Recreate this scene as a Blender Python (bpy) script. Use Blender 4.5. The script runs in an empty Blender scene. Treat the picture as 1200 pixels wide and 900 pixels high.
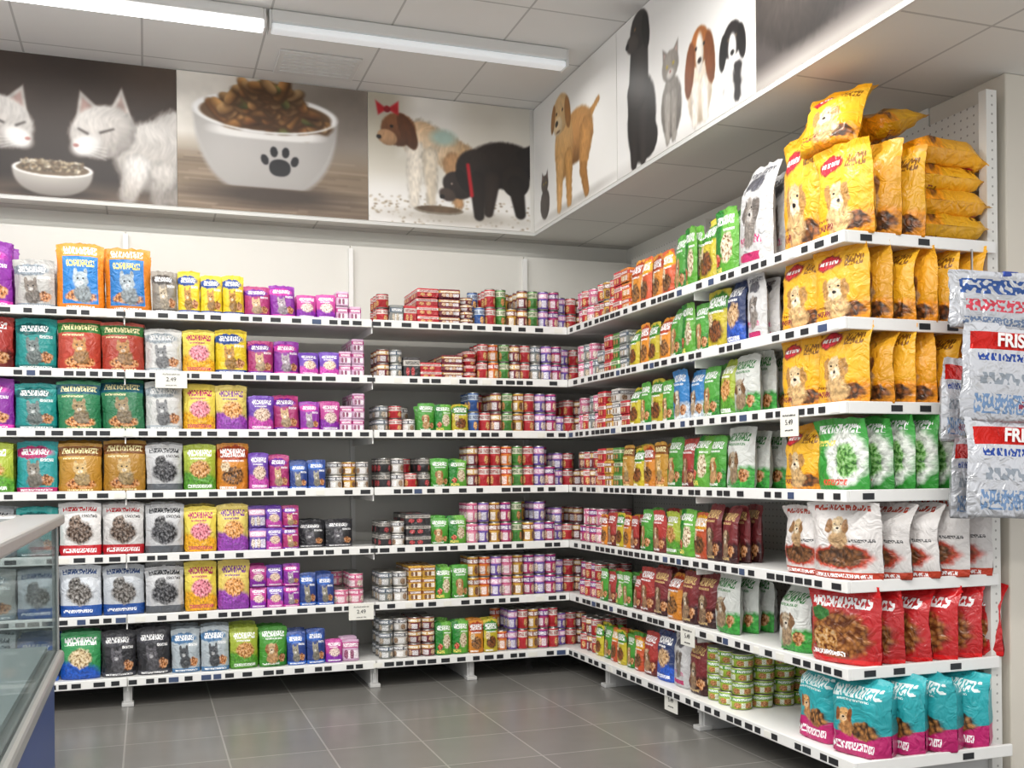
import bpy, math, random
import numpy as np
from mathutils import Matrix, Vector
random.seed(7); RNG=np.random.default_rng(7)
sc=bpy.context.scene
# ------------------------------------------------------------------ constants (metres)
H=1.2; TH=.3372
YB=5.81; XR=2.404                 # shelf front planes
YW=6.58; XW=3.17                  # walls
ZS=2.746; ZC=3.56                 # bulkhead underside, ceiling
YF=6.35; XF=2.405                 # bulkhead faces
YEND=3.18                         # near end of right shelving
LV=[2.067,1.752,1.445,1.122,.791,.474,.150]
# ------------------------------------------------------------------ helpers
def lin(h):
    if isinstance(h,str):
        h=h.lstrip('#'); v=[int(h[i:i+2],16)/255 for i in (0,2,4)]
    else: v=list(h)
    return tuple((x/12.92 if x<=.04045 else ((x+.055)/1.055)**2.4) for x in v)+(1,)
def mixc(a,b,t):
    a=a.lstrip('#');b=b.lstrip('#');return '#'+''.join('%02x'%int(int(a[i:i+2],16)*(1-t)+int(b[i:i+2],16)*t) for i in(0,2,4))
def newmat(name,col='#ffffff',rough=.5,metal=0,**k):
    m=bpy.data.materials.new(name); m.use_nodes=True
    b=m.node_tree.nodes['Principled BSDF']
    b.inputs['Base Color'].default_value=lin(col)
    b.inputs['Roughness'].default_value=rough
    b.inputs['Metallic'].default_value=metal
    for a,v in k.items(): b.inputs[a].default_value=v
    return m
def noisy(m,scale=8,amt=.06):
    nt=m.node_tree;N=nt.nodes;b=N['Principled BSDF'];col=b.inputs['Base Color'].default_value[:]
    tc=N.new('ShaderNodeTexCoord');n=N.new('ShaderNodeTexNoise');n.inputs['Scale'].default_value=scale
    nt.links.new(tc.outputs['Object'],n.inputs['Vector'])
    r=N.new('ShaderNodeMapRange');r.inputs[3].default_value=1-amt;r.inputs[4].default_value=1+amt
    nt.links.new(n.outputs[0],r.inputs[0])
    v=N.new('ShaderNodeVectorMath');v.operation='SCALE';v.inputs[0].default_value=col[:3]
    nt.links.new(r.outputs[0],v.inputs['Scale']);nt.links.new(v.outputs[0],b.inputs['Base Color'])
    return m
def tilemat(name,c1,c2,mortar,size,ms,rough,off=(0,0),amt=.1):
    m=newmat(name,c1,rough);nt=m.node_tree;N=nt.nodes;L=nt.links
    tc=N.new('ShaderNodeTexCoord');mp=N.new('ShaderNodeMapping');mp.inputs['Location'].default_value=(off[0],off[1],0)
    L.new(tc.outputs['Object'],mp.inputs[0])
    br=N.new('ShaderNodeTexBrick');br.offset=0;br.squash=1
    br.inputs['Color1'].default_value=lin(c1);br.inputs['Color2'].default_value=lin(c2);br.inputs['Mortar'].default_value=lin(mortar)
    br.inputs['Scale'].default_value=1;br.inputs['Mortar Size'].default_value=ms;br.inputs['Mortar Smooth'].default_value=.1
    br.inputs['Brick Width'].default_value=size;br.inputs['Row Height'].default_value=size
    L.new(mp.outputs[0],br.inputs['Vector'])
    n=N.new('ShaderNodeTexNoise');n.inputs['Scale'].default_value=5;n.inputs['Detail'].default_value=6
    L.new(tc.outputs['Object'],n.inputs['Vector'])
    r=N.new('ShaderNodeMapRange');r.inputs[3].default_value=1-amt;r.inputs[4].default_value=1+amt
    L.new(n.outputs[0],r.inputs[0])
    v=N.new('ShaderNodeVectorMath');v.operation='SCALE';L.new(br.outputs['Color'],v.inputs[0]);L.new(r.outputs[0],v.inputs['Scale'])
    L.new(v.outputs[0],N['Principled BSDF'].inputs['Base Color'])
    return m
def perfmat(name,col,axis):
    m=newmat(name,col,.45);nt=m.node_tree;N=nt.nodes;L=nt.links
    tc=N.new('ShaderNodeTexCoord');sc_=N.new('ShaderNodeVectorMath');sc_.operation='SCALE';sc_.inputs['Scale'].default_value=1/.035
    L.new(tc.outputs['Object'],sc_.inputs[0])
    fr=N.new('ShaderNodeVectorMath');fr.operation='FRACTION';L.new(sc_.outputs[0],fr.inputs[0])
    su=N.new('ShaderNodeVectorMath');su.operation='SUBTRACT';su.inputs[1].default_value=(.5,.5,.5);L.new(fr.outputs[0],su.inputs[0])
    mu=N.new('ShaderNodeVectorMath');mu.operation='MULTIPLY';mu.inputs[1].default_value=(1,0,1) if axis=='X' else (0,1,1);L.new(su.outputs[0],mu.inputs[0])
    le=N.new('ShaderNodeVectorMath');le.operation='LENGTH';L.new(mu.outputs[0],le.inputs[0])
    lt=N.new('ShaderNodeMath');lt.operation='LESS_THAN';lt.inputs[1].default_value=.13;L.new(le.outputs['Value'],lt.inputs[0])
    mx=N.new('ShaderNodeMixRGB');mx.inputs[1].default_value=lin(col);mx.inputs[2].default_value=lin('#a19f99');L.new(lt.outputs[0],mx.inputs[0])
    L.new(mx.outputs[0],N['Principled BSDF'].inputs['Base Color'])
    return m
def link(o,parent=None):
    sc.collection.objects.link(o)
    if parent: o.parent=parent
    return o
def empty(name):
    e=bpy.data.objects.new(name,None);e.empty_display_size=.1;return link(e)
def boxes(name,bl,mat,parent=None,bevel=0):
    """one mesh made of many axis aligned boxes (x0,y0,z0,x1,y1,z1)"""
    V=[];F=[]
    for b in bl:
        x0,y0,z0,x1,y1,z1=b;o=len(V)
        V+=[(x0,y0,z0),(x1,y0,z0),(x1,y1,z0),(x0,y1,z0),(x0,y0,z1),(x1,y0,z1),(x1,y1,z1),(x0,y1,z1)]
        F+=[tuple(o+i for i in f) for f in((0,3,2,1),(4,5,6,7),(0,1,5,4),(1,2,6,5),(2,3,7,6),(3,0,4,7))]
    me=bpy.data.meshes.new(name);me.from_pydata(V,[],F);me.materials.append(mat)
    ob=link(bpy.data.objects.new(name,me),parent)
    if bevel:
        md=ob.modifiers.new('bevel','BEVEL');md.width=bevel;md.segments=2
    return ob
# ------------------------------------------------------------------ package artwork materials
def R(x0,y0,x1,y1,c): return('R',(x0+x1)/2,(y0+y1)/2,(x1-x0)/2,(y1-y0)/2,c)
def E(cx,cy,rx,ry,c): return('E',cx,cy,rx,ry,c)
def T(x0,y0,x1,y1,c,s=30): return('T',(x0+x1)/2,(y0+y1)/2,(x1-x0)/2,(y1-y0)/2,c,s)
def K(cx,cy,rx,ry,c,c2='#3a2414'): return('K',cx,cy,rx,ry,c,c2)
def P(cx,cy,rx,ry,c,c2): return('P',cx,cy,rx,ry,c,c2)
def packmat(name,base,shapes,rough=.38,foil=0):
    m=newmat('print_'+name,base,rough,foil);nt=m.node_tree;N=nt.nodes;L=nt.links
    b=N['Principled BSDF']
    tc=N.new('ShaderNodeTexCoord')
    # shared warp + mottling so printed pictures have organic outlines and tone
    wn=N.new('ShaderNodeTexNoise');wn.inputs['Scale'].default_value=9;wn.inputs['Detail'].default_value=3;L.new(tc.outputs['UV'],wn.inputs['Vector'])
    wa=N.new('ShaderNodeVectorMath');wa.operation='SUBTRACT';wa.inputs[1].default_value=(.5,.5,.5);L.new(wn.outputs['Color'],wa.inputs[0])
    wb=N.new('ShaderNodeVectorMath');wb.operation='SCALE';wb.inputs['Scale'].default_value=.13;L.new(wa.outputs[0],wb.inputs[0])
    wc=N.new('ShaderNodeVectorMath');wc.operation='ADD';L.new(tc.outputs['UV'],wc.inputs[0]);L.new(wb.outputs[0],wc.inputs[1])
    mo=N.new('ShaderNodeTexNoise');mo.inputs['Scale'].default_value=17;mo.inputs['Detail'].default_value=5;L.new(tc.outputs['UV'],mo.inputs['Vector'])
    mf=N.new('ShaderNodeMapRange');mf.inputs[1].default_value=.3;mf.inputs[2].default_value=.7;mf.inputs[3].default_value=.5;mf.inputs[4].default_value=1.35;L.new(mo.outputs[0],mf.inputs[0])
    # base colour: vertical ink gradient
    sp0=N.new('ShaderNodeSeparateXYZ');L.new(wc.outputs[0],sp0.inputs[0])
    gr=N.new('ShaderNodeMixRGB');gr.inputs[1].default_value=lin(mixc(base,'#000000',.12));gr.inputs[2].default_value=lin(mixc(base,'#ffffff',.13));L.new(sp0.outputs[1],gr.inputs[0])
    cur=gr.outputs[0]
    for s in shapes:
        org=s[0] in 'EKP'
        src=wc.outputs[0] if org and s[3]>.06 else tc.outputs['UV']
        a=N.new('ShaderNodeVectorMath');a.operation='SUBTRACT';a.inputs[1].default_value=(s[1],s[2],0);L.new(src,a.inputs[0])
        q=N.new('ShaderNodeVectorMath');q.operation='MULTIPLY';q.inputs[1].default_value=(1/s[3],1/s[4],0);L.new(a.outputs[0],q.inputs[0])
        if org:
            l=N.new('ShaderNodeVectorMath');l.operation='LENGTH';L.new(q.outputs[0],l.inputs[0]);val=l.outputs['Value']
        else:
            ab=N.new('ShaderNodeVectorMath');ab.operation='ABSOLUTE';L.new(q.outputs[0],ab.inputs[0])
            sp=N.new('ShaderNodeSeparateXYZ');L.new(ab.outputs[0],sp.inputs[0])
            mxx=N.new('ShaderNodeMath');mxx.operation='MAXIMUM';L.new(sp.outputs[0],mxx.inputs[0]);L.new(sp.outputs[1],mxx.inputs[1]);val=mxx.outputs[0]
        if org:
            lt=N.new('ShaderNodeMapRange');lt.inputs[1].default_value=.85;lt.inputs[2].default_value=1.08;lt.inputs[3].default_value=1;lt.inputs[4].default_value=0;L.new(val,lt.inputs[0])
        else:
            lt=N.new('ShaderNodeMath');lt.operation='LESS_THAN';lt.inputs[1].default_value=1;L.new(val,lt.inputs[0])
        fac=lt.outputs[0]
        mx=N.new('ShaderNodeMixRGB');L.new(cur,mx.inputs[1]);mx.inputs[2].default_value=lin(s[5])
        if s[0]=='E':
            ts=N.new('ShaderNodeVectorMath');ts.operation='SCALE';ts.inputs[0].default_value=lin(s[5])[:3];L.new(mf.outputs[0],ts.inputs['Scale']);L.new(ts.outputs[0],mx.inputs[2])
        if s[0]=='T':
            mp=N.new('ShaderNodeVectorMath');mp.operation='MULTIPLY';mp.inputs[1].default_value=(s[6],s[6]*.45,0);L.new(tc.outputs['UV'],mp.inputs[0])
            n=N.new('ShaderNodeTexNoise');n.inputs['Scale'].default_value=1;n.inputs['Detail'].default_value=0;L.new(mp.outputs[0],n.inputs['Vector'])
            g=N.new('ShaderNodeMath');g.operation='GREATER_THAN';g.inputs[1].default_value=.47;L.new(n.outputs[0],g.inputs[0])
            mm=N.new('ShaderNodeMath');mm.operation='MULTIPLY';L.new(fac,mm.inputs[0]);L.new(g.outputs[0],mm.inputs[1]);fac=mm.outputs[0]
        if s[0]=='K':
            vo=N.new('ShaderNodeTexVoronoi');vo.inputs['Scale'].default_value=17;L.new(tc.outputs['UV'],vo.inputs['Vector'])
            mk=N.new('ShaderNodeMixRGB');mk.inputs[1].default_value=lin(s[5]);mk.inputs[2].default_value=lin(s[6])
            mr=N.new('ShaderNodeMath');mr.operation='MULTIPLY';mr.inputs[1].default_value=1.3;mr.use_clamp=True;L.new(vo.outputs['Distance'],mr.inputs[0])
            L.new(mr.outputs[0],mk.inputs[0]);L.new(mk.outputs[0],mx.inputs[2])
        if s[0]=='P':
            rp=N.new('ShaderNodeValToRGB');e=rp.color_ramp.elements;e[0].position=.38;e[0].color=lin(s[6]);e[1].position=.62;e[1].color=lin(mixc(s[5],'#ffffff',.35))
            e2=e.new(.5);e2.color=lin(s[5]);L.new(mo.outputs[0],rp.inputs[0]);L.new(rp.outputs[0],mx.inputs[2])
        L.new(fac,mx.inputs[0]);cur=mx.outputs[0]
    ge=N.new('ShaderNodeNewGeometry')
    mr=N.new('ShaderNodeMapRange');mr.inputs[3].default_value=.88;mr.inputs[4].default_value=1.12;L.new(ge.outputs['Random Per Island'],mr.inputs[0])
    vs=N.new('ShaderNodeVectorMath');vs.operation='SCALE';L.new(cur,vs.inputs[0]);L.new(mr.outputs[0],vs.inputs['Scale'])
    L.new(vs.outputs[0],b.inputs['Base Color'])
    n=N.new('ShaderNodeTexNoise');n.inputs['Scale'].default_value=20;n.inputs['Detail'].default_value=2;n.inputs['Distortion'].default_value=1.2;L.new(tc.outputs['Object'],n.inputs['Vector'])
    bp=N.new('ShaderNodeBump');bp.inputs['Strength'].default_value=.9;bp.inputs['Distance'].default_value=.014
    L.new(n.outputs[0],bp.inputs['Height']);L.new(bp.outputs[0],b.inputs['Normal'])
    return m
def dogface(cx,cy,s,fur,ear,nose='#1c1512'):
    return[E(cx+.03,cy-.2*s,.2*s,.16*s,mixc(fur,ear,.45)),E(cx,cy,.15*s,.13*s,fur),E(cx-.15*s,cy-.0,.065*s,.12*s,ear),E(cx+.15*s,cy-.0,.065*s,.12*s,ear),E(cx,cy-.055*s,.075*s,.06*s,mixc(fur,'#ffffff',.35)),
           E(cx,cy-.035*s,.03*s,.018*s,nose),E(cx-.06*s,cy+.03*s,.016*s,.011*s,nose),E(cx+.06*s,cy+.03*s,.016*s,.011*s,nose)]
def catface(cx,cy,s,fur,d='#20242a'):
    return[E(cx+.05,cy-.2*s,.2*s,.15*s,mixc(fur,'#202020',.3)),E(cx-.11*s,cy+.11*s,.045*s,.07*s,fur),E(cx+.11*s,cy+.11*s,.045*s,.07*s,fur),E(cx,cy,.17*s,.12*s,fur),E(cx-.06*s,cy+.02*s,.022*s,.015*s,d),E(cx+.06*s,cy+.02*s,.022*s,.015*s,d),E(cx,cy-.05*s,.06*s,.035*s,mixc(fur,'#ffffff',.5))]
def s_dog(ac,fur,ear,txt='#ffffff'): return[E(.95,.1,.75,.26,ac),T(.1,.05,.7,.1,txt,60),T(.1,.76,.9,.9,txt,34),T(.2,.69,.8,.73,txt,70),P(.8,.22,.14,.1,'#b0703a','#4a2412')]+dogface(.42,.46,1.1,fur,ear)
def s_cat(ac,fur,txt='#ffffff'): return[E(.4,.78,.5,.13,ac),T(.12,.73,.8,.85,txt,36),R(0,.0,1,.1,ac),T(.1,.03,.9,.07,txt,70),P(.74,.24,.2,.1,'#b9743c','#54301a'),T(.6,.6,.92,.66,txt,66)]+catface(.42,.44,1.05,fur)
def s_kib(ac,kib,txt='#ffffff'): return[E(.5,.78,.62,.18,ac),T(.1,.7,.9,.88,txt,34),T(.15,.6,.85,.64,txt,70),K(.5,.3,.36,.2,kib),P(.25,.5,.16,.1,'#d9c29a','#7a5230'),T(.08,.03,.6,.08,txt,60)]
def s_two(ac,pic,txt='#ffffff'): return[E(.3,.1,.9,.32,ac),P(.52,.46,.34,.19,pic,mixc(pic,'#301810',.6)),T(.12,.74,.88,.88,txt,34),T(.2,.67,.7,.71,txt,70),T(.12,.06,.88,.13,txt,60)]
def s_can(ac,pic,txt='#ffffff'): return[R(0,.6,1,.88,ac),T(.03,.65,.97,.83,txt,44),P(.2,.32,.13,.22,pic,mixc(pic,'#301810',.6)),P(.55,.32,.13,.22,pic,mixc(pic,'#301810',.6)),T(.32,.12,.45,.5,txt,70),T(.68,.12,.98,.5,txt,70)]
DS={}
def D(name,base,shapes,rough=.36,foil=0): DS[name]=(base,shapes,rough,foil)
yel=[E(1.0,.0,.7,.3,'#dd8c10'),E(.34,.8,.25,.11,'#8f1222'),E(.34,.8,.21,.085,'#cf2235'),T(.17,.775,.52,.825,'#ffffff',38),K(.76,.15,.22,.1,'#9a5a28')]+dogface(.5,.44,1.15,'#dcc094','#b28448')+[T(.08,.1,.44,.17,'#7a2030',56),T(.08,.2,.34,.23,'#7a4010',80),T(.64,.72,.94,.86,'#8a5a10',44),R(.0,.93,1,1,'#eaa40e')]
D('yellow','#f6b414',yel);D('yellow2','#f2a912',yel[:5]+[K(.45,.2,.34,.14,'#a06530')]+dogface(.58,.52,.9,'#ead2a8','#8a5a30'))
D('purple','#86229a',s_cat('#d03aa8','#b9a9b4'));D('magenta','#b0286e',s_cat('#7420a0','#d9b58a'));D('violet','#6736b0',s_two('#c248a8','#e8c9b0'))
D('pinkp','#c23690',s_two('#8428a0','#e9d0c4'));D('sach','#d3abc8',s_can('#b83a84','#8a3a60'))
D('silver','#c6c4bf',s_cat('#8f9aa3','#8a7f75'));D('white','#e4e4e1',s_cat('#a9b3ba','#8c8e90','#f2f2f2'))
D('blueor','#ea8416',[R(.12,.09,.88,.8,'#2478be'),T(.15,.83,.85,.95,'#ffffff',34),T(.2,.64,.8,.74,'#f8e27a',40),P(.5,.2,.34,.09,'#c07a3a','#5a2a14'),T(.2,.02,.8,.06,'#ffffff',70)]+catface(.5,.44,1,'#aab6bd'))
D('brownsil','#8c8478',s_cat('#4a4440','#c9b9a0'))
D('ycat','#f6d41e',s_cat('#204a98','#c08a3a'));D('ypink','#f6de4e',s_two('#e6a822','#ea8496','#b82466'));D('ypurp','#f2da68',s_two('#9444ac','#e8a050','#7a3a90'))
D('teal','#149a96',s_cat('#0c6868','#7a8785'));D('tealm','#20a4a8',s_cat('#c02870','#8f877a'))
def s_prem(ac,fur): return[R(0,.74,1,.94,ac),T(.08,.79,.92,.9,'#f2e6b0',36),P(.5,.17,.36,.11,'#c07a3a','#4a2010'),T(.2,.03,.8,.06,'#f2e6b0',70),T(.1,.67,.6,.71,'#f2e6b0',70)]+catface(.5,.47,1,fur)
D('redgr','#ba3824',s_prem('#327436','#c08a50'));D('greent','#247a4c',s_prem('#185a6c','#a28c68'));D('gold','#ba8424',s_prem('#7a4816','#cfae74'))
D('rcred','#e4e2df',[R(0,0,1,.2,'#b81c28'),T(.1,.06,.9,.14,'#ffffff',50),T(.1,.84,.9,.92,'#b81c28',40),P(.5,.44,.34,.22,'#5a4638','#1c1512'),P(.4,.64,.16,.12,'#6a5240','#1c1512'),T(.55,.72,.92,.78,'#444444',70)])
D('rcgrey','#d5d6d8',[R(0,0,1,.16,'#5c6066'),T(.1,.82,.9,.92,'#30343a',40),P(.5,.42,.36,.24,'#38383c','#0e0e10'),P(.38,.64,.15,.12,'#3a3a3c','#0e0e10'),T(.55,.72,.92,.78,'#444444',70)])
D('rcblue','#d4dae0',[R(0,0,1,.22,'#24509a'),T(.1,.82,.9,.92,'#2a4a80',40),P(.5,.44,.32,.22,'#6a6560','#2a2624'),P(.38,.64,.15,.12,'#57534f','#1c1a1a'),T(.1,.08,.8,.14,'#ffffff',60)])
D('blackcat','#1f1f24',s_cat('#45454d','#66646a'));D('dkblue','#1c3680',s_cat('#346ac4','#9c9686'));D('dkblue2','#162858',s_two('#2854b4','#c8a070'))
D('grblue','#248a46',[E(.2,.0,.9,.4,'#1c50ac'),T(.1,.72,.9,.88,'#ffffff',34),P(.5,.45,.3,.2,'#cdb68a','#6a4a2a')])
D('silblue','#b4bfc6',s_cat('#4a78a4','#4f5358'));D('gryel','#a9bc30',s_two('#56962e','#d09048'));D('grn','#40982a',s_dog('#247a20','#cfae80','#9c683a'))
D('grn2','#5aa82c',[E(.05,.5,.42,.7,'#22802c'),T(.1,.76,.9,.9,'#ffffff',34),P(.66,.42,.24,.22,'#d8c8a8','#7a5230'),T(.05,.05,.5,.14,'#f8e070',50),T(.5,.66,.92,.7,'#ffffff',70),P(.25,.25,.15,.1,'#c8482a','#6a1a10')])
D('grnwh','#2c982e',[E(.66,.45,.36,.4,'#e2e6de'),T(.08,.8,.92,.92,'#ffffff',36),P(.7,.42,.22,.24,'#6aa44e','#2a5a24'),T(.25,.08,.75,.16,'#d9402a',50),T(.06,.62,.5,.7,'#f4e070',50)])
D('org','#de881e',s_kib('#b0401a','#c98a4a'));D('orgred','#c84c22',s_kib('#eaac24','#a06a3a'));D('ygrn','#ccb824',s_kib('#3c8a26','#a8602a'))
D('redbag','#a82620',s_dog('#641a18','#c0a080','#7a4c2c'));D('dred','#6e181c',s_dog('#340e10','#b09878','#5a3c2a','#e0c080'))
D('whpink','#dadada',[T(.2,.22,.8,.3,'#c82a74',50),R(.2,.06,.8,.14,'#b82a64'),E(.5,.8,.28,.09,'#5a5a62'),T(.15,.89,.85,.95,'#444450',50)]+dogface(.5,.54,1,'#9c948c','#6a625c'))
D('whgr','#d9dcd6',s_dog('#369a38','#b0a088','#7a5a3c','#2a7a34'));D('bluewh','#267cc4',s_dog('#c9d4de','#d6ccb8','#906a40'))
D('rck','#e0dcd8',[R(0,.0,1,.1,'#b63c24'),T(.1,.025,.9,.075,'#ffffff',60),E(.5,.29,.44,.17,'#b63c24'),K(.5,.29,.36,.13,'#8a5a34'),T(.1,.88,.9,.95,'#b63c24',44),T(.55,.48,.95,.52,'#555555',80)]+dogface(.46,.68,.8,'#d0b68e','#946c44'))
D('redkib','#c0181c',[K(.5,.36,.44,.3,'#b4783e','#5a2e14'),P(.3,.3,.2,.16,'#b8823f','#5a2a14'),R(0,.86,1,1,'#d02024'),T(.08,.7,.92,.83,'#ffffff',36),E(.22,.62,.14,.1,'#347034'),R(0,0,1,.07,'#d0181c'),T(.1,.1,.6,.16,'#ffffff',60)],.2)
D('tealpink','#18a4ac',[R(0,0,1,.3,'#b81e68'),T(.1,.08,.9,.18,'#ffffff',44),T(.06,.76,.94,.9,'#e8f4f2',36),K(.7,.34,.24,.12,'#c98a4a'),T(.2,.71,.8,.74,'#e8f4f2',70)]+dogface(.34,.52,.75,'#d6a468','#8e5228'))
D('c_red','#c01e28',s_can('#d9d4cc','#d9a05a','#9a1a22'));D('c_mag','#b02462',s_can('#64207a','#e8c0a0'));D('c_grn','#40882e',s_can('#d2d0b8','#c07a3a','#2a5a24'))
D('c_gold','#cc982e',s_can('#8a4a20','#6a3a1a'));D('c_blue','#1e4e98',s_can('#b9c4d0','#d9a05a','#28406f'));D('c_pink','#e0809c',s_can('#c03a74','#f0e0d0'))
D('c_mar','#6e1a2c',s_can('#c9a050','#d8b08a'));D('c_wh','#d6d1c8',s_can('#4a4a50','#9a7a5a'));D('c_blk','#2c2a2c',s_can('#b9b4ac','#b02a30','#2a2a2c'));D('c_gr','#808480',s_can('#4a5a6a','#c9b9a0'))
D('c_org','#dc741e',s_can('#b8301a','#e8c890'));D('c_vio','#6446a4',s_can('#d090b8','#e0d0c0'));D('c_ygr','#9cb830',s_can('#4a8a2c','#c07a3a'))
D('foil','#cfd2d6',[R(.06,.74,.94,.92,'#cc2018'),T(.12,.62,.9,.7,'#2a4a9a',46),T(.14,.38,.86,.5,'#8f979f',30),T(.1,.08,.9,.28,'#6f8cb0',46),T(.5,.14,.9,.22,'#8a3a50',60)],.26,.5)
D('foilhead','#cfd2d6',[T(.08,.6,.95,.86,'#3c5c9c',24),T(.12,.3,.95,.5,'#d04858',34),T(.1,.06,.7,.2,'#6a7c98',50)],.26,.5)
MT={}
def getmat(n):
    if n not in MT:
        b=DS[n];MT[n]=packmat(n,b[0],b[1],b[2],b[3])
    return MT[n]
TIN=newmat('tin_lid','#b3b3ae',.3,.9)
# ------------------------------------------------------------------ package geometry templates
CA={}
def T_bag(w,h,d,box,lo,seed):
    rg=np.random.default_rng(seed)
    n=6 if lo else 10
    vs=np.array([0,.05,.2,.5,.75,.9,1]) if lo else np.array([0,.03,.1,.22,.36,.5,.62,.72,.8,.86,.9,.93,.96,1.])
    us=np.linspace(-1,1,n+1);m=len(vs)
    p,q=(6,.45) if box else (2.6,.6)
    g=np.interp(vs,[0,.03,.12,.5,.72,.86,.92,1],[.7,.86,1,.97,.8,.38,.07,.03])
    if box: g=np.interp(vs,[0,.03,.12,.5,.8,.9,.94,1],[.85,.97,1,1,.95,.6,.12,.03])
    W=np.interp(vs,[0,.06,.35,.6,.9,1],[.94,.98,.95,.95,.99,1.0])*w/2
    V=[];UV=[]
    lean=rg.normal()*.22*d;skew=rg.normal()*.02*w;dent=rg.uniform(-.5,.5,2)
    for side in(-1,1):
        for j,v in enumerate(vs):
            for i,u in enumerate(us):
                a=max(0,1-abs(u)**p)**q
                t=d/2*a*g[j]
                if 0<i<n and 0<j<m-1: t*=1+rg.normal()*(.06 if box else .11)-.25*math.exp(-((u-dent[0])**2+(v-.5-dent[1]*.5)**2)/.06)
                x=W[j]*u*(1+(0 if abs(u)<1 else rg.normal()*.014))+skew*v
                y=side*t+lean*max(0,v-.75)*4+(math.sin(u*7+seed)*.06*d*v if j>=m-4 else 0)
                z=h*v*(1-.025*(abs(u)**3)*(v>.7))+(rg.normal()*.008*h if j==m-1 else 0)
                V.append((x,y,z));UV.append(((u+1)/2 if side<0 else (1-u)/2,v))
    F=[];N1=(n+1)*m
    for s in(0,1):
        for j in range(m-1):
            for i in range(n):
                a=s*N1+j*(n+1)+i;f=(a,a+1,a+n+2,a+n+1)
                F.append(f if s==0 else f[::-1])
    for i in range(n): F.append((i,N1+i,N1+i+1,i+1))       # base panel
    uvl=[UV[k] for f in F for k in f]
    return np.array(V),F,uvl,[0]*len(F),True
def T_can(w,h,d,taper=1):
    r=w/2*.97;n=12
    prof=[(r*.92*taper,0),(r*taper,.04*h),(r,.95*h),(r*.97,h),(r*.9,h)]
    V=[];F=[];uv=[];sl=[]
    for (rr,z) in prof:
        for i in range(n):
            a=2*math.pi*i/n;V.append((rr*math.sin(a),-rr*math.cos(a),z))
    for j in range(4):
        for i in range(n):
            k=(i+1)%n;F.append((j*n+i,j*n+k,j*n+n+k,j*n+n+i));sl.append(0 if j in(1,) else 1)
            u0=(i/n*2)%1
            z0=prof[j][1]/h;z1=prof[j+1][1]/h
            uv+=[(u0,z0),(u0+2/n,z0),(u0+2/n,z1),(u0,z1)]
    o=len(V);V.append((0,0,h*.975));
    for i in range(n):
        F.append((4*n+i,4*n+(i+1)%n,o));sl.append(1);uv+=[(.5,.5)]*3
    return np.array(V),F,uv,sl,True
def T_box(w,h,d):
    b=.006;w2=w/2*.98;d2=d/2*.98
    fp=[(-w2+b,-d2),(w2-b,-d2),(w2,-d2+b),(w2,d2-b),(w2-b,d2),(-w2+b,d2),(-w2,d2-b),(-w2,-d2+b)]
    V=[(x,y,0) for x,y in fp]+[(x,y,h-b*.6) for x,y in fp]+[(x*.96,y*.96,h) for x,y in fp]
    F=[];uv=[]
    for i in range(8):
        k=(i+1)%8;F.append((i,k,8+k,8+i))
        u=(0,1) if i in(0,2,4,6) else (0,.02)
        uv+=[(u[0],0),(u[1],0),(u[1],1),(u[0],1)]
    for i in range(8):
        k=(i+1)%8;F.append((8+i,8+k,16+k,16+i));uv+=[(.5,.97)]*4
    F.append(tuple(range(16,24)));uv+=[(.5+x/w,.5+y/d) for x,y in fp]
    return np.array(V),F,uv,[0]*len(F),False
def tmpl(kind,w,h,d,seed):
    k=(kind,round(w,3),round(h,3),round(d,3),seed)
    if k not in CA:
        if kind=='bag':CA[k]=T_bag(w,h,d,False,False,seed)
        elif kind=='bbag':CA[k]=T_bag(w,h,d,True,False,seed)
        elif kind=='pouch':CA[k]=T_bag(w,h,d,False,True,seed)
        elif kind=='can':CA[k]=T_can(w,h,d)
        elif kind=='tray':CA[k]=T_can(w,h,d,.82)
        else:CA[k]=T_box(w,h,d)
    return CA[k]
class Batch:
    def __init__(s,name): s.n=name;s.V=[];s.F=[];s.uv=[];s.mi=[];s.sm=[];s.m=[];s.off=0
    def slot(s,m):
        if m not in s.m: s.m.append(m)
        return s.m.index(m)
    def add(s,t,design,M):
        V,F,uv,sl,sm=t
        A=np.array(M)[:3]
        s.V.append(V@A[:,:3].T+A[:,3])
        a=s.slot(getmat(design));b=s.slot(TIN) if max(sl) else 0
        s.F+=[tuple(k+s.off for k in f) for f in F]
        s.uv+=uv;s.mi+=[b if q else a for q in sl];s.sm+=[sm]*len(F);s.off+=len(V)
    def build(s,parent=None):
        if not s.off: return
        me=bpy.data.meshes.new(s.n);me.from_pydata(np.vstack(s.V).tolist(),[],s.F)
        for m in s.m: me.materials.append(m)
        l=me.uv_layers.new(name='UVMap');l.data.foreach_set('uv',np.array(s.uv,dtype=np.float32).ravel())
        me.polygons.foreach_set('material_index',np.array(s.mi,dtype=np.int32))
        me.polygons.foreach_set('use_smooth',np.array(s.sm,dtype=bool))
        me.update();return link(bpy.data.objects.new(s.n,me),parent)
BT={}
def batch(key,name):
    if key not in BT: BT[key]=Batch(name)
    return BT[key]
NAMES={'bag':'pet_food_bags','bbag':'dry_food_bags','pouch':'pet_food_pouches','can':'pet_food_cans','tray':'pet_food_trays','box':'pet_food_boxes'}
def place(side,lvl,des,kind,s,dep,z,w,h,d,yaw=0,tilt=0,name=None):
    """s: distance along the shelf, dep: distance behind the shelf front edge"""
    t=tmpl(kind,w,h,d,random.randrange(6) if kind in('bag','bbag','pouch') else 0)
    if side=='B': base=Matrix.Translation((s,YB+dep,z))
    else: base=Matrix.Translation((XR+dep,YB-s,z))@Matrix.Rotation(-math.pi/2,4,'Z')
    M=base@Matrix.Rotation(yaw,4,'Z')@Matrix.Rotation(tilt,4,'X')
    batch((side,lvl,kind,name),name or NAMES[kind]).add(t,des,M)
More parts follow.
